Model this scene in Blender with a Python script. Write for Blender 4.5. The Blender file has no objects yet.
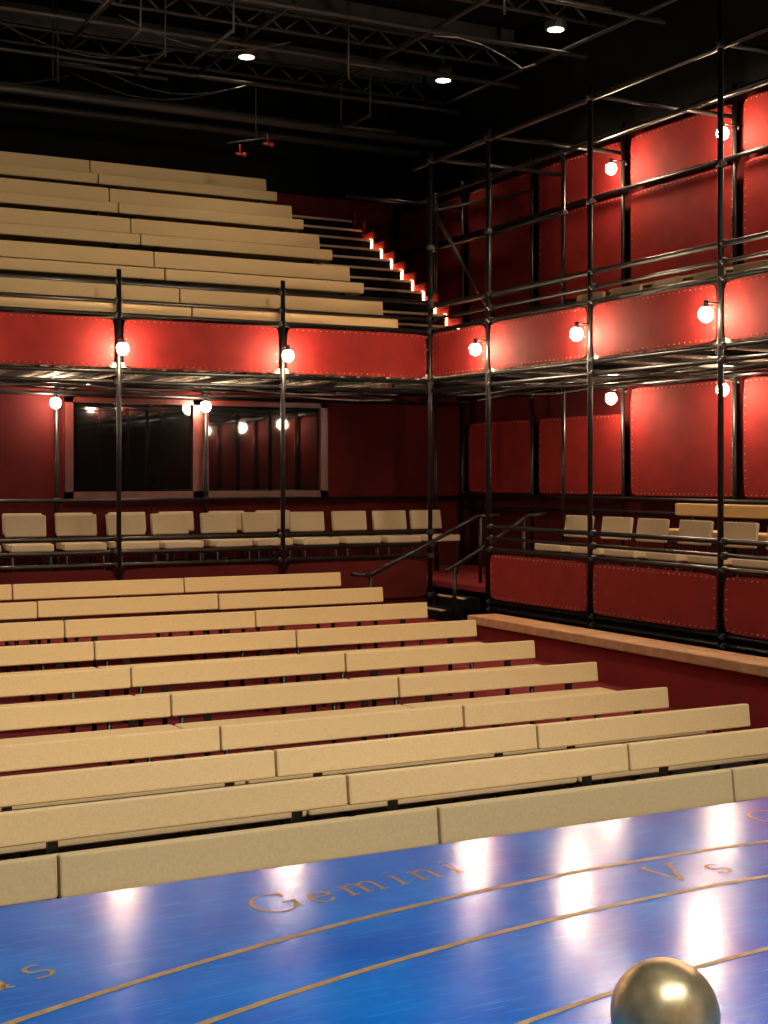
import bpy, bmesh, math, random
from mathutils import Vector, Matrix
random.seed(4)
scene = bpy.context.scene
PI = math.pi

# ------------------------------------------------------------------ materials
def mat(name, col, rough=0.6, metal=0.0, noise=None, bump=None, spec=0.5, emit=None, estr=0.0, rvar=0.0):
    m = bpy.data.materials.new(name); m.use_nodes = True
    nt = m.node_tree; b = nt.nodes["Principled BSDF"]
    b.inputs["Base Color"].default_value = (*col, 1)
    b.inputs["Roughness"].default_value = rough
    b.inputs["Metallic"].default_value = metal
    b.inputs["Specular IOR Level"].default_value = spec
    tc = nt.nodes.new("ShaderNodeTexCoord")
    if noise:
        sc, amt = noise
        n = nt.nodes.new("ShaderNodeTexNoise"); n.inputs["Scale"].default_value = sc
        n.inputs["Detail"].default_value = 6
        nt.links.new(tc.outputs["Object"], n.inputs["Vector"])
        r = nt.nodes.new("ShaderNodeValToRGB")
        r.color_ramp.elements[0].position = 0.3; r.color_ramp.elements[1].position = 0.7
        r.color_ramp.elements[0].color = (*[c*(1-amt) for c in col], 1)
        r.color_ramp.elements[1].color = (*[min(1, c*(1+amt)) for c in col], 1)
        nt.links.new(n.outputs["Fac"], r.inputs["Fac"])
        nt.links.new(r.outputs["Color"], b.inputs["Base Color"])
        if rvar:
            mr = nt.nodes.new("ShaderNodeMapRange")
            mr.inputs["To Min"].default_value = rough-rvar; mr.inputs["To Max"].default_value = rough+rvar
            nt.links.new(n.outputs["Fac"], mr.inputs["Value"]); nt.links.new(mr.outputs["Result"], b.inputs["Roughness"])
    if bump:
        sc, st, di = bump
        n2 = nt.nodes.new("ShaderNodeTexNoise"); n2.inputs["Scale"].default_value = sc; n2.inputs["Detail"].default_value = 3
        nt.links.new(tc.outputs["Object"], n2.inputs["Vector"])
        bp = nt.nodes.new("ShaderNodeBump"); bp.inputs["Strength"].default_value = st; bp.inputs["Distance"].default_value = di
        nt.links.new(n2.outputs["Fac"], bp.inputs["Height"]); nt.links.new(bp.outputs["Normal"], b.inputs["Normal"])
    if emit:
        b.inputs["Emission Color"].default_value = (*emit, 1); b.inputs["Emission Strength"].default_value = estr
    return m

M_tan = mat("tan_wool", (0.50, 0.36, 0.185), 0.95, noise=(90, 0.07), bump=(300, 0.3, 0.002), spec=0.08)
M_chair = mat("beige_wool", (0.38, 0.31, 0.205), 0.92, noise=(80, 0.08), bump=(300, 0.2, 0.002), spec=0.12)
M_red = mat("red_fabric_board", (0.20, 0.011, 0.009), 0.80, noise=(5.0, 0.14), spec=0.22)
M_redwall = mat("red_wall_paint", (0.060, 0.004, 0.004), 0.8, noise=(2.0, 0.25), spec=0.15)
M_carpet = mat("red_carpet", (0.15, 0.016, 0.018), 0.95, noise=(90, 0.35), bump=(300, 0.5, 0.004), spec=0.1)
M_pipe = mat("dark_steel_tube", (0.017, 0.017, 0.017), 0.36, metal=0.6, noise=(14, 0.4))
M_clamp = mat("clamp_steel", (0.04, 0.038, 0.036), 0.42, metal=0.7, noise=(40, 0.4))
M_black = mat("black_paint", (0.004, 0.004, 0.004), 0.9, noise=(4, 0.3), spec=0.05)
M_grid = mat("grid_black_steel", (0.020, 0.020, 0.020), 0.5, metal=0.0, noise=(9, 0.3), spec=0.45)
M_deck = mat("deck_soffit", (0.60, 0.55, 0.46), 0.6, noise=(13, 0.7), spec=0.4)
M_wood = mat("oak_cap", (0.42, 0.22, 0.10), 0.5, noise=(9, 0.25))
M_wall_bounce = mat("stage_back_bounce", (0.50, 0.36, 0.21), 0.6, noise=(5, 0.25))  # light tan chosen so the unseen wall brightens reflections in the brass ball
M_frame = mat("mahogany_frame", (0.07, 0.010, 0.007), 0.4, noise=(8, 0.3))
M_glass = mat("booth_glass", (0.003, 0.003, 0.003), 0.03, noise=(3, 0.2), spec=1.0)
M_stud = mat("panel_studs", (0.30, 0.17, 0.10), 0.4, metal=0.5, noise=(30, 0.2))
M_gold = mat("gold_paint", (0.36, 0.20, 0.055), 0.42, noise=(40, 0.3))
M_brass = mat("aged_brass", (0.56, 0.40, 0.20), 0.34, metal=0.75, noise=(12, 0.5), rvar=0.12, bump=(30, 0.16, 0.003))
M_bulb = mat("bulb_glass", (1, 0.8, 0.6), 0.3, noise=(5, 0.02), emit=(1.0, 0.76, 0.52), estr=230)
M_down = mat("downlight_lens", (1, 0.9, 0.8), 0.3, noise=(5, 0.02), emit=(1.0, 0.80, 0.60), estr=9)
M_led = mat("led_strip", (1, 0.5, 0.3), 0.4, noise=(5, 0.02), emit=(1.0, 0.36, 0.17), estr=20)
M_cable = mat("grey_cable", (0.26, 0.26, 0.27), 0.6, noise=(9, 0.2))
M_nose = mat("stair_nosing", (0.34, 0.24, 0.15), 0.6, noise=(30, 0.2))
M_redpaint = mat("red_enamel", (0.30, 0.025, 0.014), 0.4, noise=(9, 0.2))

def stage_mat():
    m = bpy.data.materials.new("blue_stage_paint"); m.use_nodes = True
    nt = m.node_tree; L = nt.links; b = nt.nodes["Principled BSDF"]
    tc = nt.nodes.new("ShaderNodeTexCoord")
    n = nt.nodes.new("ShaderNodeTexNoise"); n.inputs["Scale"].default_value = 2.2; n.inputs["Detail"].default_value = 9
    L.new(tc.outputs["Object"], n.inputs["Vector"])
    r = nt.nodes.new("ShaderNodeValToRGB")
    r.color_ramp.elements[0].position = 0.3; r.color_ramp.elements[0].color = (0.001, 0.095, 0.44, 1)
    r.color_ramp.elements[1].position = 0.7; r.color_ramp.elements[1].color = (0.002, 0.185, 0.60, 1)
    L.new(n.outputs["Fac"], r.inputs["Fac"])
    prev = r.outputs["Color"]
    for k, (rot, sx, sy) in enumerate([(0.5, 5, 150), (-0.9, 7, 190), (1.3, 4, 170), (2.2, 6, 160)]):
        mp = nt.nodes.new("ShaderNodeMapping"); mp.inputs["Rotation"].default_value = (0, 0, rot)
        mp.inputs["Scale"].default_value = (sx, sy, 1)
        L.new(tc.outputs["Object"], mp.inputs["Vector"])
        ns = nt.nodes.new("ShaderNodeTexNoise"); ns.inputs["Scale"].default_value = 1.0; ns.inputs["Detail"].default_value = 1
        L.new(mp.outputs["Vector"], ns.inputs["Vector"])
        rr = nt.nodes.new("ShaderNodeValToRGB")
        rr.color_ramp.elements[0].position = 0.67; rr.color_ramp.elements[0].color = (0, 0, 0, 1)
        rr.color_ramp.elements[1].position = 0.78; rr.color_ramp.elements[1].color = (0.55, 0.55, 0.55, 1)
        L.new(ns.outputs["Fac"], rr.inputs["Fac"])
        mx = nt.nodes.new("ShaderNodeMixRGB"); L.new(rr.outputs["Color"], mx.inputs["Fac"])
        L.new(prev, mx.inputs["Color1"]); mx.inputs["Color2"].default_value = (0.06, 0.42, 0.85, 1)
        prev = mx.outputs["Color"]
    L.new(prev, b.inputs["Base Color"])
    n3 = nt.nodes.new("ShaderNodeTexNoise"); n3.inputs["Scale"].default_value = 9; n3.inputs["Detail"].default_value = 6
    L.new(tc.outputs["Object"], n3.inputs["Vector"])
    mr = nt.nodes.new("ShaderNodeMapRange"); mr.inputs["To Min"].default_value = 0.11; mr.inputs["To Max"].default_value = 0.23
    L.new(n3.outputs["Fac"], mr.inputs["Value"]); L.new(mr.outputs["Result"], b.inputs["Roughness"])
    b.inputs["Specular IOR Level"].default_value = 0.40
    bp = nt.nodes.new("ShaderNodeBump"); bp.inputs["Strength"].default_value = 0.13; bp.inputs["Distance"].default_value = 0.004
    n4 = nt.nodes.new("ShaderNodeTexNoise"); n4.inputs["Scale"].default_value = 20
    L.new(tc.outputs["Object"], n4.inputs["Vector"]); L.new(n4.outputs["Fac"], bp.inputs["Height"])
    L.new(bp.outputs["Normal"], b.inputs["Normal"])
    return m
M_stage = stage_mat()

# ------------------------------------------------------------------ mesh builder
class MB:
    def __init__(s): s.v = []; s.f = []; s.m = []; s.sm = []; s.mats = []
    def mi(s, m):
        if m not in s.mats: s.mats.append(m)
        return s.mats.index(m)
    def tube(s, p, q, r, m, seg=10, r2=None):
        p = Vector(p); q = Vector(q); r2 = r if r2 is None else r2
        d = (q-p).normalized(); a = Vector((0, 0, 1)) if abs(d.z) < 0.9 else Vector((1, 0, 0))
        u = d.cross(a).normalized(); w = d.cross(u); b = len(s.v); k = s.mi(m)
        for c, rr in ((p, r), (q, r2)):
            for i in range(seg):
                t = 2*PI*i/seg; s.v.append(c+u*math.cos(t)*rr+w*math.sin(t)*rr)
        for i in range(seg):
            j = (i+1) % seg
            s.f.append((b+i, b+j, b+seg+j, b+seg+i)); s.m.append(k); s.sm.append(True)
        s.f.append(tuple(b+i for i in range(seg-1, -1, -1))); s.m.append(k); s.sm.append(False)
        s.f.append(tuple(b+seg+i for i in range(seg))); s.m.append(k); s.sm.append(False)
    def path(s, pts, r, m, seg=8):
        for a, b in zip(pts[:-1], pts[1:]): s.tube(a, b, r, m, seg)
        for a in pts[1:-1]: s.ball(a, r, m, seg, 5)
    def ball(s, c, r, m, seg=12, rings=8, sq=(1, 1, 1)):
        b = len(s.v); k = s.mi(m); c = Vector(c)
        for i in range(1, rings):
            ph = PI*i/rings
            for j in range(seg):
                t = 2*PI*j/seg
                s.v.append(c+Vector((r*sq[0]*math.sin(ph)*math.cos(t), r*sq[1]*math.sin(ph)*math.sin(t), r*sq[2]*math.cos(ph))))
        top = len(s.v); s.v.append(c+Vector((0, 0, r*sq[2]))); bot = len(s.v); s.v.append(c-Vector((0, 0, r*sq[2])))
        for i in range(rings-2):
            for j in range(seg):
                j2 = (j+1) % seg
                s.f.append((b+i*seg+j, b+(i+1)*seg+j, b+(i+1)*seg+j2, b+i*seg+j2)); s.m.append(k); s.sm.append(True)
        for j in range(seg):
            j2 = (j+1) % seg
            s.f.append((top, b+j, b+j2)); s.m.append(k); s.sm.append(True)
            e = b+(rings-2)*seg
            s.f.append((bot, e+j2, e+j)); s.m.append(k); s.sm.append(True)
    def rbox(s, c, size, bev, m, rot=None, seg=2):
        bm = bmesh.new(); bmesh.ops.create_cube(bm, size=1.0)
        for v in bm.verts: v.co = Vector((v.co.x*size[0], v.co.y*size[1], v.co.z*size[2]))
        if bev > 0: bmesh.ops.bevel(bm, geom=bm.edges[:], offset=bev, segments=seg, profile=0.6, affect='EDGES')
        M = Matrix.Translation(Vector(c)) @ (rot.to_4x4() if rot else Matrix.Identity(4))
        b = len(s.v); k = s.mi(m); bm.verts.index_update()
        for v in bm.verts: s.v.append(M @ v.co)
        for f in bm.faces:
            s.f.append(tuple(b+v.index for v in f.verts)); s.m.append(k); s.sm.append(False)
        bm.free()
    def box(s, lo, hi, m):
        c = [(a+b)/2 for a, b in zip(lo, hi)]; z = [b-a for a, b in zip(lo, hi)]
        s.rbox(c, z, 0, m)
    def obj(s, name, loc=None):
        me = bpy.data.meshes.new(name); me.from_pydata([tuple(v) for v in s.v], [], s.f)
        for m in s.mats: me.materials.append(m)
        me.polygons.foreach_set("material_index", s.m); me.polygons.foreach_set("use_smooth", s.sm)
        me.update()
        o = bpy.data.objects.new(name, me); scene.collection.objects.link(o)
        if loc: o.location = loc
        return o

def simple_box(name, lo, hi, m):
    b = MB(); b.box(lo, hi, m); return b.obj(name)

# ------------------------------------------------------------------ key dimensions (camera eye is z=0)
STZ = -1.31      # stage level
FL = -1.97       # auditorium floor
XR = 8.0         # side gallery front
YB = 14.03       # rear gallery front
XW = 9.8         # side gallery back posts
YW = 16.25       # rear gallery back posts
XL = -5.2
POLE_Y = [14.03, 12.78, 10.94, 9.10, 7.26, 5.42, 3.58]
POLE_X = [8.0, 6.15, 4.31, 2.47, 0.63, -1.21, -3.05, -4.9]
LG = -1.22       # lower gallery floor
UG = 1.16        # upper gallery floor

# ------------------------------------------------------------------ room shell
simple_box("floor", (XL, -4.2, FL-0.3), (10.2, 19.0, FL-0.001), M_black)
simple_box("ceiling", (XL, -4.2, 5.75), (10.2, 19.0, 5.95), M_black)
simple_box("wall_right", (10.0, -4.2, FL), (10.2, 18.7, 5.75), M_redwall)
simple_box("wall_back", (XL, 18.7, FL), (10.2, 18.9, 5.75), M_black)
simple_box("wall_left", (XL-0.2, -4.2, FL), (XL, 18.9, 5.75), M_black)
simple_box("wall_front", (XL, -4.4, FL), (10.2, -4.2, 5.75), M_wall_bounce)  # unseen wall behind camera, toned to bounce light onto the brass ball
simple_box("black_masking_drape", (9.95, -4.1, 3.92), (9.995, 18.45, 5.7), M_black)

# stage
b = MB(); b.box((XL+0.01, -4.15, FL), (6.9, 4.27, STZ-0.02), M_black)
b.box((XL+0.01, -4.15, STZ-0.02), (6.9, 4.30, STZ), M_stage)
b.obj("stage")

# painted lines & lettering (flat paint layer on the stage)
CX, CY = 3.1, -2.8
pb = MB()
def polar(R, phi): return (CX+R*math.sin(phi), CY+R*math.cos(phi), STZ+0.0015)
def quadstrip(pts_l, pts_r):
    k = pb.mi(M_gold); b0 = len(pb.v)
    for a, c in zip(pts_l, pts_r): pb.v.append(Vector(a)); pb.v.append(Vector(c))
    for i in range(len(pts_l)-1):
        pb.f.append((b0+2*i, b0+2*i+1, b0+2*i+3, b0+2*i+2)); pb.m.append(k); pb.sm.append(False)
for R, w in ((6.60, 0.025), (6.26, 0.024), (5.74, 0.020)):
    ph = [(-0.95+1.45*i/120) for i in range(121)]
    ph = [p for p in ph if XL+0.1 < CX+R*math.sin(p) < 6.85]
    quadstrip([polar(R+w/2, p) for p in ph], [polar(R-w/2, p) for p in ph])
def arc(cx, cy, rx, ry, a0, a1, n=18):
    return [(cx+rx*math.cos(math.radians(a0+(a1-a0)*i/n)), cy+ry*math.sin(math.radians(a0+(a1-a0)*i/n))) for i in range(n+1)]
def st(x, y0, y1, n=3): return [(x, y0+(y1-y0)*i/n) for i in range(n+1)]
def hs(x0, x1, y): return [(x0, y), ((x0+x1)/2, y), (x1, y)]
X_ = 0.56
GL = {
 'G': (1.05, [arc(.48, .5, .46, .5, 42, 330), st(.90, .12, .44), hs(.66, 1.0, .44), st(.84, .72, .92)]),
 'C': (1.0, [arc(.48, .5, .46, .5, 42, 320), st(.84, .72, .92)]),
 'T': (.9, [st(.42, 0, .98), hs(.0, .84, .98), hs(.26, .58, 0), st(.02, .82, .98), st(.82, .82, .98)]),
 'V': (.95, [[(.08, 1), (.25, .5), (.42, 0)], [(.42, 0), (.6, .5), (.78, 1)], hs(-.04, .22, 1), hs(.66, .92, 1)]),
 'e': (.66, [hs(.06, .52, .31), arc(.29, .28, .26, .28, 5, 325)]),
 'c': (.6, [arc(.29, .28, .26, .28, 45, 320)]),
 'm': (1.12, [st(.12, 0, X_), hs(0, .24, 0), hs(0, .12, X_), arc(.31, .36, .19, .2, 170, 0, 8)+st(.50, .34, 0), hs(.40, .6, 0),
              arc(.69, .36, .19, .2, 170, 0, 8)+st(.88, .34, 0), hs(.78, 1.0, 0)]),
 'n': (.76, [st(.12, 0, X_), hs(0, .24, 0), hs(0, .12, X_), arc(.32, .36, .2, .2, 170, 0, 8)+st(.52, .34, 0), hs(.42, .64, 0)]),
 'r': (.55, [st(.12, 0, X_), hs(0, .26, 0), hs(0, .12, X_), arc(.32, .34, .2, .2, 170, 50, 6)]),
 'i': (.36, [st(.14, 0, X_), hs(.02, .27, 0), hs(.02, .14, X_), [(.10, .78), (.14, .80), (.19, .82)]]),
 'u': (.76, [st(.10, X_, .2)+arc(.3, .2, .2, .2, 180, 350, 8), st(.52, 0, X_), hs(0, .1, X_), hs(.42, .52, X_), hs(.52, .64, 0)]),
 's': (.56, [arc(.25, .42, .17, .14, 40, 250, 9)+arc(.25, .14, .19, .15, 70, -145, 9)]),
 'a': (.66, [arc(.26, .25, .22, .25, 60, 330), st(.5, .5, .06), hs(.5, .62, 0), arc(.28, .38, .22, .19, 0, 150, 8)]),
}
def write(txt, R, phi0, h, length=None, gap=0.20):
    adv = sum(GL[c][0]+gap for c in txt)-gap
    sx = h if length is None else length/adv
    x = 0
    for c in txt:
        w, strokes = GL[c]
        for s_ in strokes:
            Lp, Rp = [], []
            for i, p in enumerate(s_):
                a = s_[max(0, i-1)]; d = s_[min(len(s_)-1, i+1)]
                dx, dy = d[0]-a[0], d[1]-a[1]; l = math.hypot(dx, dy) or 1
                nx, ny = -dy/l, dx/l
                wd = 0.045+0.05*abs(dy/l)**1.5
                for lst, sg in ((Lp, 1), (Rp, -1)):
                    u = (x+p[0]+p[1]*0.15+nx*wd/2*sg)*sx; v = (p[1]+ny*wd/2*sg)*h
                    lst.append(polar(R+v, phi0+u/R))
            quadstrip(Lp, Rp)
        x += w+gap
write("Gemini", 6.80, -0.217, 0.175, 0.78)
write("Taurus", 6.80, -0.442, 0.175, 0.84)
write("Cancer", 6.815, 0.090, 0.175, 0.84)
write("Vs", 6.355, -0.032, 0.17, 0.30, 0.35)
pb.obj("zodiac_floor_lettering")

# brass ball ornament standing on the stage
b = MB()
cx_, cy_ = 0.4664*3.08+0.8846*0.618, 0.8846*3.08-0.4664*0.618
b.ball((cx_, cy_, STZ+0.124), 0.119, M_brass, 64, 40)
prof = [(0.075, 0), (0.075, 0.012), (0.06, 0.018), (0.05, 0.03)]
for (r0, z0), (r1, z1) in zip(prof[:-1], prof[1:]):
    b.tube((cx_, cy_, STZ+z0), (cx_, cy_, STZ+z1+0.0005), r0, M_brass, 32, r1)
b.obj("brass_ball_ornament")

# ------------------------------------------------------------------ stalls floor steps
ROWS = [(4.87, -1.332), (5.65, -1.35), (6.46, -1.382), (7.30, -1.398), (8.13, -1.332), (8.92, -1.264), (9.77, -1.184), (10.58, -1.106), (11.41, -1.032), (12.29, -0.952)]
b = MB()
for i, (y, z) in enumerate(ROWS):
    y0 = y-0.42 if i else 4.31
    y1 = ROWS[i+1][0]-0.42 if i < 9 else YB-0.03
    zf = min(z-0.60, -1.955 if i < 4 else 0)
    if zf > FL: b.box((XL+0.01, y0, FL), (7.28, y1, zf), M_carpet)
b.box((7.28, 12.25, FL), (7.95, 14.0, -1.556), M_carpet)
b.obj("carpeted_stalls_steps")

def bench(name, y, ztop, zf, xs, backh, seat_drop, seat_th, tall=False):
    b = MB(); R = Matrix.Rotation(math.radians(-7), 3, 'X')
    for x0, x1 in zip(xs[:-1], xs[1:]):
        L_ = x1-x0-0.012; c = (x0+x1)/2; j = random.uniform(-0.004, 0.004)
        b.rbox((c, y+0.012+j, ztop-backh/2+j*0.6), (L_, 0.058, backh), 0.012, M_tan, R, 3)
        b.rbox((c, y-0.22, ztop-seat_drop-seat_th/2), (L_, 0.36, seat_th), 0.02, M_tan, None, 3)
        for px in (x0+0.24, x1-0.24):
            b.box((px-0.022, y+0.0, ztop-seat_drop-seat_th), (px+0.022, y+0.022, ztop-0.04), M_pipe)
            b.tube((px, y+0.012, zf+0.001), (px, y+0.012, ztop-seat_drop-0.02), 0.018, M_pipe, 8)
            b.tube((px, y-0.32, zf+0.001), (px, y-0.32, ztop-seat_drop-seat_th+0.01), 0.018, M_pipe, 8)
            b.box((px-0.015, y-0.33, ztop-seat_drop-seat_th-0.03), (px+0.015, y+0.01, ztop-seat_drop-seat_th+0.005), M_pipe)
    return b.obj(name)
for i, (y, z) in enumerate(ROWS):
    off = 0.03 if i >= 3 else 0.0
    end = 5.90 if i == 2 else (5.965 if i == 3 else 6.005)
    xs = [4.36+off-1.57*k for k in range(5, -1, -1)]+[end]
    if i == 1: xs = xs[:-1]+[5.94, 7.1]
    if i == 0: xs = [4.345-1.535*k for k in range(5, -1, -1)]+[5.88, 7.1]
    zf = max(FL, min(z-0.60, -1.955 if i < 4 else 0))
    bench("audience_bench", y, z, zf, xs, 0.136 if i else 0.15, 0.172, 0.075)

# ------------------------------------------------------------------ ledge wall beside stalls
b = MB()
b.box((7.33, 4.31, FL), (7.57, 12.0, -1.49), M_red)
b.obj("wall_aisle")
b = MB(); b.rbox((7.45, 8.16, -1.445), (0.34, 7.72, 0.085), 0.01, M_wood); b.obj("trim_1")
simple_box("wall_gallery_base", (8.06, 3.5, FL), (8.12, 12.75, LG-0.065), M_black)
simple_box("wall_rear_gallery_base", (XL+0.01, YB+0.05, FL), (8.1, YB+0.1, LG-0.065), M_redwall)

b = MB()
for k in range(2):
    b.box((7.5+0.26*k, 12.87, -1.555), (7.96, 13.45, -1.556+0.115*(k+1)), M_black)
    b.rbox((7.51+0.26*k, 13.16, -1.56+0.115*(k+1)), (0.04, 0.58, 0.02), 0.004, M_nose, seg=1)
b.obj("entrance_steps")
b = MB()
b.path([(6.72, 13.5, -1.07), (6.95, 13.5, -1.09), (7.9, 13.5, -0.66), (8.3, 13.5, -0.47), (8.6, 13.5, -0.46)], 0.022, M_pipe, 10)
b.tube((6.95, 13.5, -1.55), (6.95, 13.5, -1.09), 0.02, M_pipe); b.tube((8.35, 13.5, LG+0.001), (8.35, 13.5, -0.47), 0.02, M_pipe)
b.obj("stair_handrail")
b = MB()
b.path([(7.50, 12.84, -1.02), (7.62, 12.84, -0.98), (8.3, 12.84, -0.60), (8.55, 12.84, -0.45), (8.80, 12.84, -0.43)], 0.022, M_pipe, 10)
b.tube((7.62, 12.84, -1.55), (7.62, 12.84, -0.98), 0.024, M_pipe); b.tube((8.5, 12.84, LG+0.001), (8.5, 12.84, -0.50), 0.02, M_pipe)
b.obj("stair_handrail")

# ------------------------------------------------------------------ gallery decks
b = MB()
b.box((XL+0.02, YB+0.02, LG-0.06), (9.95, 18.45, LG), M_carpet)
b.box((8.06, 3.5, LG-0.06), (9.95, YB+0.02, LG), M_carpet)
b.obj("lower_gallery_deck")
b = MB()
b.box((XL+0.02, YB+0.02, UG-0.05), (9.95, 16.6, UG), M_deck)
b.box((8.03, 3.5, UG-0.05), (9.95, YB+0.02, UG), M_deck)
for k in range(66):
    y = 3.6+0.19*k
    if y < 16.2: b.box((8.05, y, UG-(0.10 if k % 4 == 0 else 0.065)), (9.9, y+0.05, UG-0.05), M_pipe if k % 4 == 0 else M_deck)
for k in range(80):
    x = XL+0.3+0.19*k
    if x < 8.0: b.box((x, YB+0.05, UG-(0.10 if k % 4 == 0 else 0.065)), (x+0.05, 16.3, UG-0.05), M_pipe if k % 4 == 0 else M_deck)
b.obj("upper_gallery_deck")
b = MB()
for q in range(4):
    pts = [(8.12+0.12*q+0.02*math.sin(k*1.7+q), 3.8+0.4*k, 0.965-0.02*q-0.045*abs(math.sin(k*PI/4.6+q))) for k in range(26)]
    b.path(pts, 0.009, M_cable if q % 2 else M_grid, 6)
    pts = [(XL+0.3+0.42*k, YB+0.14+0.09*q, 0.965-0.02*q-0.045*abs(math.sin(k*PI/4.4+q))) for k in range(31)]
    b.path(pts, 0.009, M_cable if q % 2 else M_grid, 6)
b.obj("cable_loom")

# ------------------------------------------------------------------ scaffolding
sc = MB(); PR = 0.0242
def clamp(p): 
    sc.rbox(p, (0.075, 0.075, 0.065), 0.012, M_clamp, seg=1)
    sc.tube((p[0]-0.052, p[1]-0.02, p[2]), (p[0]+0.052, p[1]-0.02, p[2]), 0.011, M_clamp, 6)
side_z = [1.665, 1.80, 1.95, 1.09, 0.97, -0.80, -0.68, -0.56, -1.36, -1.44]
for i, y in enumerate(POLE_Y):
    top = 4.75 if i in (3, 4, 5, 6) else 3.72
    zb = FL+0.001 if y < 12 else -1.555
    sc.tube((XR, y, zb), (XR, y, top), PR+0.002, M_pipe, 12)
    sc.tube((XR, y, zb), (XR, y, zb+0.02), 0.07, M_clamp, 12)
    for z in side_z:
        if z < 0 and i == 0: continue
        clamp((XR+0.02, y, z))
    clamp((XR, y, 3.62)); clamp((XR, y, 2.62))
    for z in (1.04, 3.66, -1.31):
        sc.tube((XR, y+0.05, z), (XW+0.05, y+0.05, z), PR, M_pipe)
for z in side_z:
    y1 = 12.85 if z < 0 else 14.1
    sc.tube((XR+0.045, 3.4, z), (XR+0.045, y1, z), PR if z not in (1.80, -0.68) else 0.017, M_pipe)
sc.tube((XR+0.045, 3.4, 3.62), (XR+0.045, 14.5, 3.62), PR, M_pipe)
sc.tube((XR-0.045, 3.4, 4.2), (XR-0.045, 9.4, 4.2), PR, M_pipe)
back_y = [14.62, 12.78, 10.94, 9.10, 7.26, 5.42, 3.58]
for y in back_y+[16.3]:
    sc.tube((XW, y, LG), (XW, y, UG-0.1), PR, M_pipe)
    sc.tube((XW, y, UG), (XW, y, 3.98), PR, M_pipe)
    for z in (0.98, -0.28, 2.02, 3.22): clamp((XW, y, z))
for z in (1.02, -0.27, 2.02, 3.225, 3.86, -0.42):
    sc.tube((XW-0.045, 3.4, z), (XW-0.045, 18.0, z), PR, M_pipe)
for y in (12.78, 14.3, 15.6):
    sc.tube((8.98, y, UG), (8.98, y, 3.62), PR, M_pipe)
    sc.tube((8.98, y, LG), (8.98, y, UG-0.1), PR*0.9, M_pipe)
    for z in (3.58, 2.15, 2.9): clamp((8.98, y, z))
sc.tube((8.98, 3.4, 3.58), (8.98, 16, 3.58), PR, M_pipe)
sc.tube((8.98, 3.4, 0.99), (8.98, 16, 0.99), PR, M_pipe)
sc.tube((8.05, 16.3, 3.62), (9.8, 16.3, 3.62), PR, M_pipe)
sc.tube((8.98, 12.8, 2.15), (8.98, 15.6, 2.15), PR, M_pipe)
sc.tube((8.98, 12.8, 2.90), (8.98, 15.6, 2.90), PR, M_pipe)
sc.tube((9.3, 3.4, 1.98), (9.3, 14.0, 1.98), PR*0.8, M_pipe)
sc.tube((8.0, 14.03, 3.1), (9.1, 14.3, 1.8), PR*0.9, M_pipe)
sc.tube((8.0, 14.08, 3.05), (9.8, 14.62, 3.55), PR*0.9, M_pipe)
rear_z = [1.655, 1.80, 1.99, 1.07, 0.96, -0.66, -0.80, -0.93, -1.38]
for i, x in enumerate(POLE_X):
    if i == 0: 
        for z in rear_z: clamp((x, YB, z))
        continue
    sc.tube((x, YB, -1.555), (x, YB, 2.12), PR+0.002, M_pipe, 12)
    for z in rear_z: clamp((x, YB+0.02, z))
    sc.tube((x-0.07, YW-0.02, LG), (x-0.07, YW-0.02, UG-0.1), PR, M_pipe)
    for z in (0.95, -0.30): clamp((x-0.07, YW-0.02, z))
    sc.tube((x+0.05, YB, 1.02), (x+0.05, YW, 1.02), PR, M_pipe)
for z in rear_z:
    sc.tube((XL+0.05, YB+0.045, z), (8.1, YB+0.045, z), PR if z != 1.80 else 0.017, M_pipe)
for z in (0.95, -0.30):
    sc.tube((XL+0.05, YW-0.06, z), (9.8, YW-0.06, z), PR, M_pipe)
for yy in (14.8, 15.5): sc.tube((XL+0.05, yy, 1.0), (7.9, yy, 1.0), PR*0.8, M_pipe)
sc.obj("scaffold_gallery_frame")

# ------------------------------------------------------------------ red panels
def panel(name, o, u, n, w, z0, z1, studs=True, m=None):
    m = m or M_red; b = MB(); k = b.mi(m); NX, NZ = 32, 8
    u = Vector((*u, 0)); n = Vector((*n, 0)); h = z1-z0
    for side in (0, 1):
        base = len(b.v)
        for j in range(NZ+1):
            for i in range(NX+1):
                s_, t_ = i/NX, j/NZ
                zz = z0+h*t_; xx = w*s_
                cin = 0.020
                xx += (1-2*s_)*cin*abs(2*t_-1)**6
                zz += (1-2*t_)*cin*abs(2*s_-1)**14
                off = 0.004 if side == 0 else -0.015
                b.v.append(Vector((*o, 0))+u*xx+n*off+Vector((0, 0, zz)))
        for j in range(NZ):
            for i in range(NX):
                q = (base+j*(NX+1)+i, base+j*(NX+1)+i+1, base+(j+1)*(NX+1)+i+1, base+(j+1)*(NX+1)+i)
                b.f.append(q if side == 0 else q[::-1]); b.m.append(k); b.sm.append(False)
    off2 = (NX+1)*(NZ+1)
    ring = [i for i in range(NX+1)]+[j*(NX+1)+NX for j in range(1, NZ+1)]+[NZ*(NX+1)+i for i in range(NX-1, -1, -1)]+[j*(NX+1) for j in range(NZ-1, 0, -1)]
    for a, c in zip(ring, ring[1:]+ring[:1]):
        b.f.append((c, a, a+off2, c+off2)); b.m.append(k); b.sm.append(False)
    if studs:
        pts = []
        nn = max(2, int(w/0.075)); 
        for i in range(nn+1):
            x = 0.045+(w-0.09)*i/nn; pts += [(x, z0+0.024), (x, z1-0.024)]
        nz = max(2, int(h/0.085))
        for i in range(1, nz):
            z = z0+0.03+(h-0.06)*i/nz; pts += [(0.028, z), (w-0.028, z)]
        for x, z in pts:
            p = Vector((*o, z))+u*x
            b.tube(p, p+n*0.012, 0.0085, M_stud, 8, 0.005)
    return b.obj(name)
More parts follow.
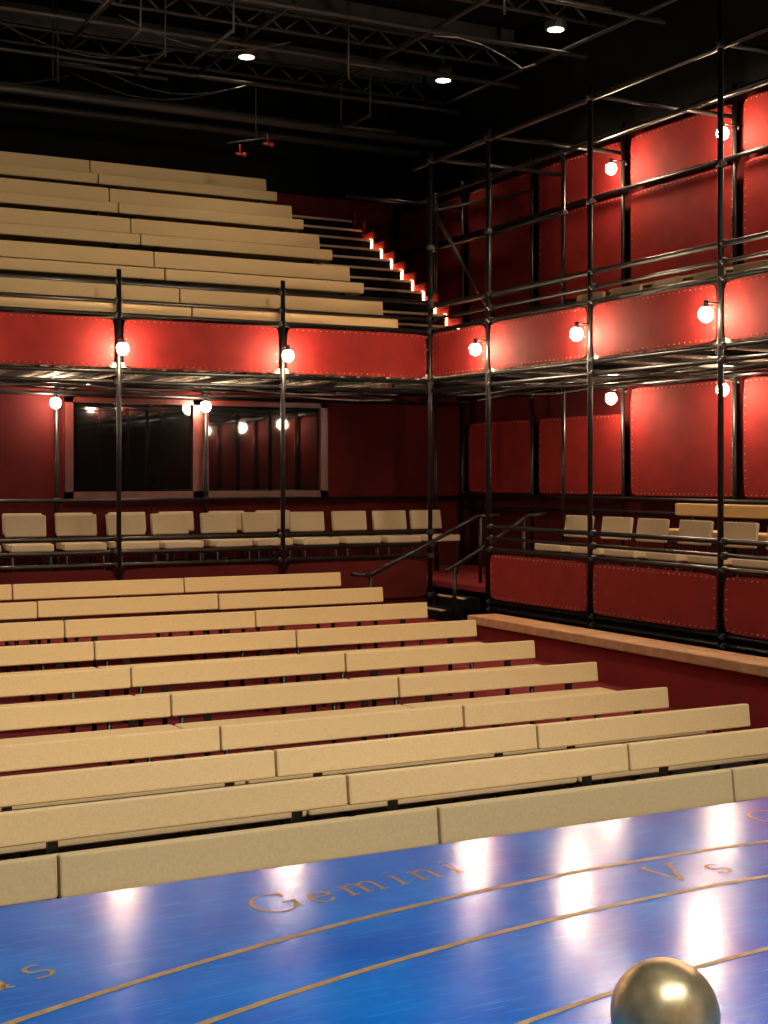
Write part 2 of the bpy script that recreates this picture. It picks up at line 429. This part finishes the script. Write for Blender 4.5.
for a, c in zip(POLE_Y[:-1], POLE_Y[1:]):
    panel("gallery_front_panel", (XR, a-0.05), (0, -1), (-1, 0), a-c-0.10, 1.125, 1.625)
    if a < 14: panel("gallery_front_panel", (XR, a-0.05), (0, -1), (-1, 0), a-c-0.10, -1.325, -0.845)
for a, c in zip(POLE_X[:-1], POLE_X[1:]):
    panel("gallery_front_panel", (c+0.05, YB), (1, 0), (0, -1), a-c-0.10, 1.11, 1.615)
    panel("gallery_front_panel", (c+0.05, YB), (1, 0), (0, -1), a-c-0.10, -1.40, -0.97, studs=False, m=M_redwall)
for a, c in zip([16.3, 14.62, 12.78, 10.94, 9.10, 7.26, 5.42], [14.62, 12.78, 10.94, 9.10, 7.26, 5.42, 3.58]):
    w = a-c-0.14
    panel("wall_fabric_panel", (XW+0.06, a-0.07), (0, -1), (-1, 0), w, -0.23, 0.98 if a < 13 else 0.70)
    panel("wall_fabric_panel", (XW+0.06, a-0.07), (0, -1), (-1, 0), w, 2.06, 3.19)
    panel("wall_fabric_panel", (XW+0.06, a-0.07), (0, -1), (-1, 0), w, 3.26, 3.82)
panel("wall_fabric_panel", (XW+0.06, 18.2), (0, -1), (-1, 0), 1.8, 2.06, 3.19)
panel("wall_fabric_panel", (XW+0.06, 18.2), (0, -1), (-1, 0), 1.8, 3.26, 3.82)
simple_box("wall_back_red_section", (7.9, 18.5, UG), (9.93, 18.68, 4.05), M_redwall)

# ------------------------------------------------------------------ booth wall + windows
b = MB(); Y0 = 16.35; LZ = LG+0.001
b.box((XL+0.02, Y0, LZ), (4.36, Y0+0.1, UG-0.11), M_redwall)
b.box((7.78, Y0, LZ), (9.95, Y0+0.1, UG-0.11), M_redwall)
b.box((4.36, Y0, LZ), (7.78, Y0+0.1, -0.30), M_redwall)
b.box((4.36, Y0, 0.92), (7.78, Y0+0.1, UG-0.11), M_redwall)
b.obj("wall_booth")
for k, (x0, x1) in enumerate(((4.36, 6.05), (6.05, 7.78))):
    b = MB(); f = 0.10
    b.box((x0, Y0-0.04, -0.30), (x1, Y0+0.06, -0.30+f), M_frame); b.box((x0, Y0-0.04, 0.92-f*0.6), (x1, Y0+0.06, 0.92), M_frame)
    b.box((x0, Y0-0.04, -0.30), (x0+f, Y0+0.06, 0.92), M_frame); b.box((x1-f, Y0-0.04, -0.30), (x1, Y0+0.06, 0.92), M_frame)
    b.box((x0+f, Y0+0.02, -0.2), (x1-f, Y0+0.03, 0.86), M_glass)
    b.obj("window_%d" % (k+1))

# ------------------------------------------------------------------ chairs
def chair_mesh():
    b = MB()
    b.rbox((0, 0, 0.44), (0.46, 0.43, 0.08), 0.022, M_chair, None, 3)
    R = Matrix.Rotation(math.radians(-9), 3, 'X')
    b.rbox((0, 0.225, 0.660), (0.45, 0.055, 0.24), 0.022, M_chair, R, 3)
    for sx in (-0.2, 0.2):
        b.path([(sx, 0.24, 0.001), (sx, 0.20, 0.42), (sx*0.98, 0.262, 0.77)], 0.012, M_pipe, 8)
        b.path([(sx, -0.19, 0.001), (sx, -0.17, 0.42), (sx, 0.20, 0.42)], 0.012, M_pipe, 8)
    b.tube((-0.2, -0.17, 0.40), (0.2, -0.17, 0.40), 0.012, M_pipe, 8)
    b.tube((-0.2, 0.21, 0.41), (0.2, 0.21, 0.41), 0.012, M_pipe, 8)
    b.tube((-0.2, 0.225, 0.2), (0.2, 0.225, 0.2), 0.010, M_pipe, 8)
    return b
co = chair_mesh().obj("gallery_chair"); first = True
def chair(x, y, z, rz):
    global first
    if first: o = co; first = False
    else:
        o = bpy.data.objects.new("gallery_chair", co.data); scene.collection.objects.link(o)
    o.location = (x, y, z); o.rotation_euler = (0, 0, rz+random.uniform(-0.08, 0.08))
x = 8.70
while x > XL+0.5:
    chair(x+random.uniform(-0.03, 0.03), 15.1+random.uniform(-0.06, 0.06), LG+0.001, 0)
    x -= 0.56
x = 6.9
while x > 0:
    chair(x, 15.85, LG+0.001, 0); x -= 0.62
y = 12.48
while y > 4.0:
    chair(8.78+random.uniform(-0.03, 0.03), y, LG+0.001, -PI/2)
    y -= 0.62
y = 12.2
while y > 4.0:
    chair(8.70, y, UG+0.001, -PI/2); y -= 0.62
for z in (LG, UG):
    b = MB()
    for k in range(4 if z == LG else 5):
        yc = (10.75 if z == LG else 11.9)-1.84*k
        b.rbox((9.62, yc, z+0.86), (0.06, 1.74, 0.13), 0.018, M_tan)
        b.rbox((9.45, yc, z+0.62), (0.32, 1.74, 0.08), 0.02, M_tan)
        for dy in (-0.6, 0.6):
            b.tube((9.62, yc+dy, z+0.001), (9.62, yc+dy, z+0.88), 0.018, M_pipe, 8); b.tube((9.34, yc+dy, z+0.001), (9.34, yc+dy, z+0.60), 0.018, M_pipe, 8)
    b.obj("gallery_high_bench")

# ------------------------------------------------------------------ upper raked tier
b = MB()
for k in range(5):
    zf = 1.40+0.51*k; y = 14.5+0.87*k
    b.box((XL+0.02, y-0.38 if k else 14.16, UG+0.001), (7.68, y+0.49 if k < 4 else 18.65, zf), M_black)
b.obj("raked_tier_risers")
for k in range(5):
    y = 14.5+0.87*k; zt = 2.03+0.52*k
    xs = [7.63-2.5*j for j in range(5, -1, -1)]
    bench("tier_bench", y, zt, 1.40+0.51*k, xs, 0.185, 0.245, 0.13)
b = MB(); 
for k in range(13):
    z = 1.30+0.178*(k+1); y = 14.32+0.293*k
    b.box((7.70, y, UG+0.001), (8.90, y+0.295 if k < 12 else 18.49, z), M_black)
    b.rbox((8.30, y+0.01, z-0.008), (1.18, 0.05, 0.03), 0.005, M_nose, seg=1)
    if k < 11:
        b.box((8.885, y+0.02, z), (8.91, y+0.27, z+0.016), M_led)
        b.box((8.885, y-0.012, z-0.17), (8.91, y+0.006, z), M_led)
b.obj("tier_staircase")
b = MB()
for k in range(13):
    z = 1.30+0.178*(k+1); y = 14.32+0.293*k
    b.box((8.92, y-0.01, UG+0.001), (8.95, y+0.285, z+0.12), M_red)
b.obj("stair_side_panel")

# ------------------------------------------------------------------ lamps
def lamp(pos, arm, d, e=48):
    b = MB(); p = Vector(pos); a = Vector(arm)
    b.tube(a, Vector((a.x, a.y, p.z+0.10)), 0.012, M_clamp, 8)
    b.tube(Vector((a.x, a.y, p.z+0.10)), p+Vector((0, 0, 0.10)), 0.009, M_clamp, 8)
    b.tube(p+Vector((0, 0, 0.045)), p+Vector((0, 0, 0.115)), 0.026, M_clamp, 12, 0.018)
    b.ball(p, 0.062, M_bulb, 16, 12, (1, 1, 1.1))
    b.tube(p+Vector((0, 0, 0.054)), p+Vector((0, 0, 0.070)), 0.036, M_clamp, 12, 0.03)
    o = b.obj("bare_bulb_lamp")
    l = bpy.data.lights.new("bulb_light", 'POINT'); l.energy = e; l.color = (1.0, 0.68, 0.42); l.shadow_soft_size = 0.088
    lo = bpy.data.objects.new("bulb_light", l); scene.collection.objects.link(lo)
    lo.location = (p.x+d[0]*0.02, p.y+d[1]*0.02, p.z); lo.parent = o
for y in (12.78, 10.94, 9.10, 7.26, 5.42): lamp((7.84, y, 1.345), (XR, y, 1.40), (-1, 0))
for x in (6.15, 4.31, 2.47, 0.63, -1.21): lamp((x-0.01, YB-0.16, 1.29), (x, YB, 1.35), (0, -1))
for x in (6.0, 4.16, 2.32, 0.48): lamp((x+0.03, YW-0.16, 0.835), (x+0.08, YW-0.02, 0.9), (0, -1), 24)
for y in (12.72, 10.88, 9.04, 7.2): lamp((9.59, y, 0.86), (XW, y, 0.93), (-1, 0), 38)
for y in (12.72, 10.88, 9.04, 7.2): lamp((9.59, y, 3.44), (XW, y, 3.50), (-1, 0), 38)

# ------------------------------------------------------------------ overhead grid + downlights
g = MB()
GX = 9.85
for k in range(13): g.tube((XL+0.1, 0.5+1.45*k, 4.95), (GX, 0.5+1.45*k, 4.95), 0.026, M_grid)
for k in range(9): g.tube((XL+0.8+1.75*k, -4, 5.02), (XL+0.8+1.75*k, 18.4, 5.02), 0.026, M_grid)
for k in range(6):
    y = 7.5+1.9*k
    g.box((XL+0.1, y, 5.45), (GX, y+0.10, 5.7), M_grid)
    for j in range(29):
        x = XL+0.3+0.5*j; g.tube((x, y-0.05, 5.2), (x+0.25, y-0.05, 5.4), 0.012, M_grid, 6); g.tube((x+0.25, y-0.05, 5.4), (x+0.5, y-0.05, 5.2), 0.012, M_grid, 6)
    g.tube((XL+0.1, y-0.05, 5.2), (GX, y-0.05, 5.2), 0.02, M_grid); g.tube((XL+0.1, y-0.05, 5.4), (GX, y-0.05, 5.4), 0.02, M_grid)
rg = random.Random(11)
for k in range(30):
    x = rg.uniform(1.5, 8.5); y = rg.uniform(10.5, 17.5)
    g.tube((x, y, rg.uniform(4.55, 4.8)), (x, y, 5.74), 0.013, M_grid, 8)
    L_ = rg.uniform(0.4, 1.4); z = rg.uniform(4.6, 4.9)
    if k % 2: g.tube((x, y, z), (min(x+L_, 9.7), y, z), 0.02, M_grid, 8)
    else: g.tube((x, y, z), (x, min(y+L_, 18), z), 0.02, M_grid, 8)
for k in range(9):
    x0 = rg.uniform(1.0, 6.0); y = rg.uniform(11, 17); 
    g.path([(x0+0.25*i, y, 4.9-0.22*math.sin(PI*i/8)) for i in range(9)], 0.009, M_grid, 6)
for y in (16.9, 17.6): g.tube((XL+0.1, y, 4.62), (GX, y, 4.62), 0.05, M_grid, 14)
g.obj("lighting_grid")
b = MB(); b.path([(7.45, 13.0, 4.70), (7.7, 12.9, 4.69), (7.95, 12.8, 4.62), (8.15, 12.66, 4.48), (8.30, 12.58, 4.36), (8.42, 12.5, 4.40)], 0.008, M_cable, 6); b.obj("hanging_cable")
b = MB()
b.tube((6.5, 16.6, 4.20), (7.3, 16.6, 4.38), 0.012, M_grid); b.tube((6.9, 16.6, 4.29), (6.9, 16.6, 4.95), 0.008, M_grid)
for (x, y, z) in ((6.68, 16.6, 4.08), (7.06, 16.6, 4.25)):
    b.tube((x-0.06, y, z), (x+0.06, y, z), 0.017, M_redpaint); b.ball((x+0.06, y, z), 0.032, M_redpaint, 10, 6); b.tube((x, y, z), (x, y, z+0.12), 0.010, M_redpaint)
b.obj("sprinkler_pipe_fitting")
def downlight(x, y, e=60):
    b = MB(); b.tube((0, 0, -0.02), (0, 0, 0.16), 0.13, M_grid, 24); b.tube((0, 0, -0.026), (0, 0, -0.02), 0.095, M_down, 24)
    b.tube((0, 0, 0.16), (0, 0, 0.50), 0.015, M_grid, 8)
    o = b.obj("ceiling_downlight"); o.location = (x, y, 5.25)
    l = bpy.data.lights.new("down_spot", 'SPOT'); l.energy = e; l.spot_size = math.radians(70); l.spot_blend = 0.8; l.color = (1, 0.80, 0.58); l.shadow_soft_size = 0.10
    lo = bpy.data.objects.new("down_spot", l); scene.collection.objects.link(lo); lo.parent = o; lo.location = (0, 0, -0.06)
for (x, y) in ((6.65, 16.3), (9.35, 16.05), (9.45, 13.6), (3.0, 12.0), (-0.5, 12), (-0.5, 16.2)):
    downlight(x, y)

def spot(x, y, z, tx, ty, tz, e, size=60, col=(1, 0.85, 0.66), soft=0.25):  # fill spot added out of view to brighten the scene, housing invented
    b = MB()
    b.tube((0, 0, 0.02), (0, 0, 0.30), 0.10, M_grid, 16, 0.085); b.tube((0, 0, -0.03), (0, 0, 0.02), 0.115, M_grid, 16)
    b.tube((0, 0, -0.034), (0, 0, -0.03), 0.10, M_down, 20)
    for s_ in (-1, 1): b.box((s_*0.115-0.005, -0.02, 0.1), (s_*0.115+0.005, 0.02, 0.40), M_grid)
    b.box((-0.12, -0.02, 0.39), (0.12, 0.02, 0.40), M_grid)
    o = b.obj("added_fill_spot"); o.location = (x, y, z)
    o.rotation_euler = (Vector((tx, ty, tz))-Vector((x, y, z))).to_track_quat('-Z', 'Y').to_euler()
    l = bpy.data.lights.new("fill_spot_beam", 'SPOT'); l.energy = e; l.spot_size = math.radians(size); l.spot_blend = 0.7; l.color = col; l.shadow_soft_size = soft
    lo = bpy.data.objects.new("fill_spot_beam", l); scene.collection.objects.link(lo); lo.parent = o; lo.location = (0, 0, -0.06)
for x in (-1.5, 1.6, 4.6):
    spot(x, 3.0, 4.7, x+0.4, 8.6, -1.4, 1000, 66)
    spot(x, 7.2, 4.75, x+0.3, 10.9, -1.2, 420, 58)
spot(1.5, 6.6, 4.7, 3.5, 16.4, 3.1, 760, 44); spot(6.0, 6.6, 4.7, 5.0, 16.4, 3.1, 760, 44)
spot(5.6, 5.5, 4.7, 9.0, 10.0, -0.8, 90, 50)
for x in (0.8, 3.2):
    spot(x, -0.6, 4.9, x+0.7, 3.0, STZ, 1150, 70, (0.88, 0.96, 1.0))
spot(0, 1.5, 4.8, 0, -4.2, -0.5, 900, 90); spot(4, 1.5, 4.8, 3, -4.2, -0.5, 900, 90)  # added spots that light the wall behind camera for the ball's reflections

w = bpy.data.worlds.new("dark_world"); scene.world = w; w.use_nodes = True
w.node_tree.nodes["Background"].inputs["Color"].default_value = (0.01, 0.01, 0.01, 1)

# ------------------------------------------------------------------ camera
cam = bpy.data.cameras.new("camera"); cam.sensor_width = 36; cam.lens = 1400/1024*36; cam.shift_y = -37/1024
cam.clip_start = 0.05
c = bpy.data.objects.new("camera", cam); scene.collection.objects.link(c)
c.location = (0, 0, 0); c.rotation_euler = (PI/2, 0, -math.radians(27.8))
scene.camera = c
scene.view_settings.view_transform = 'Standard'
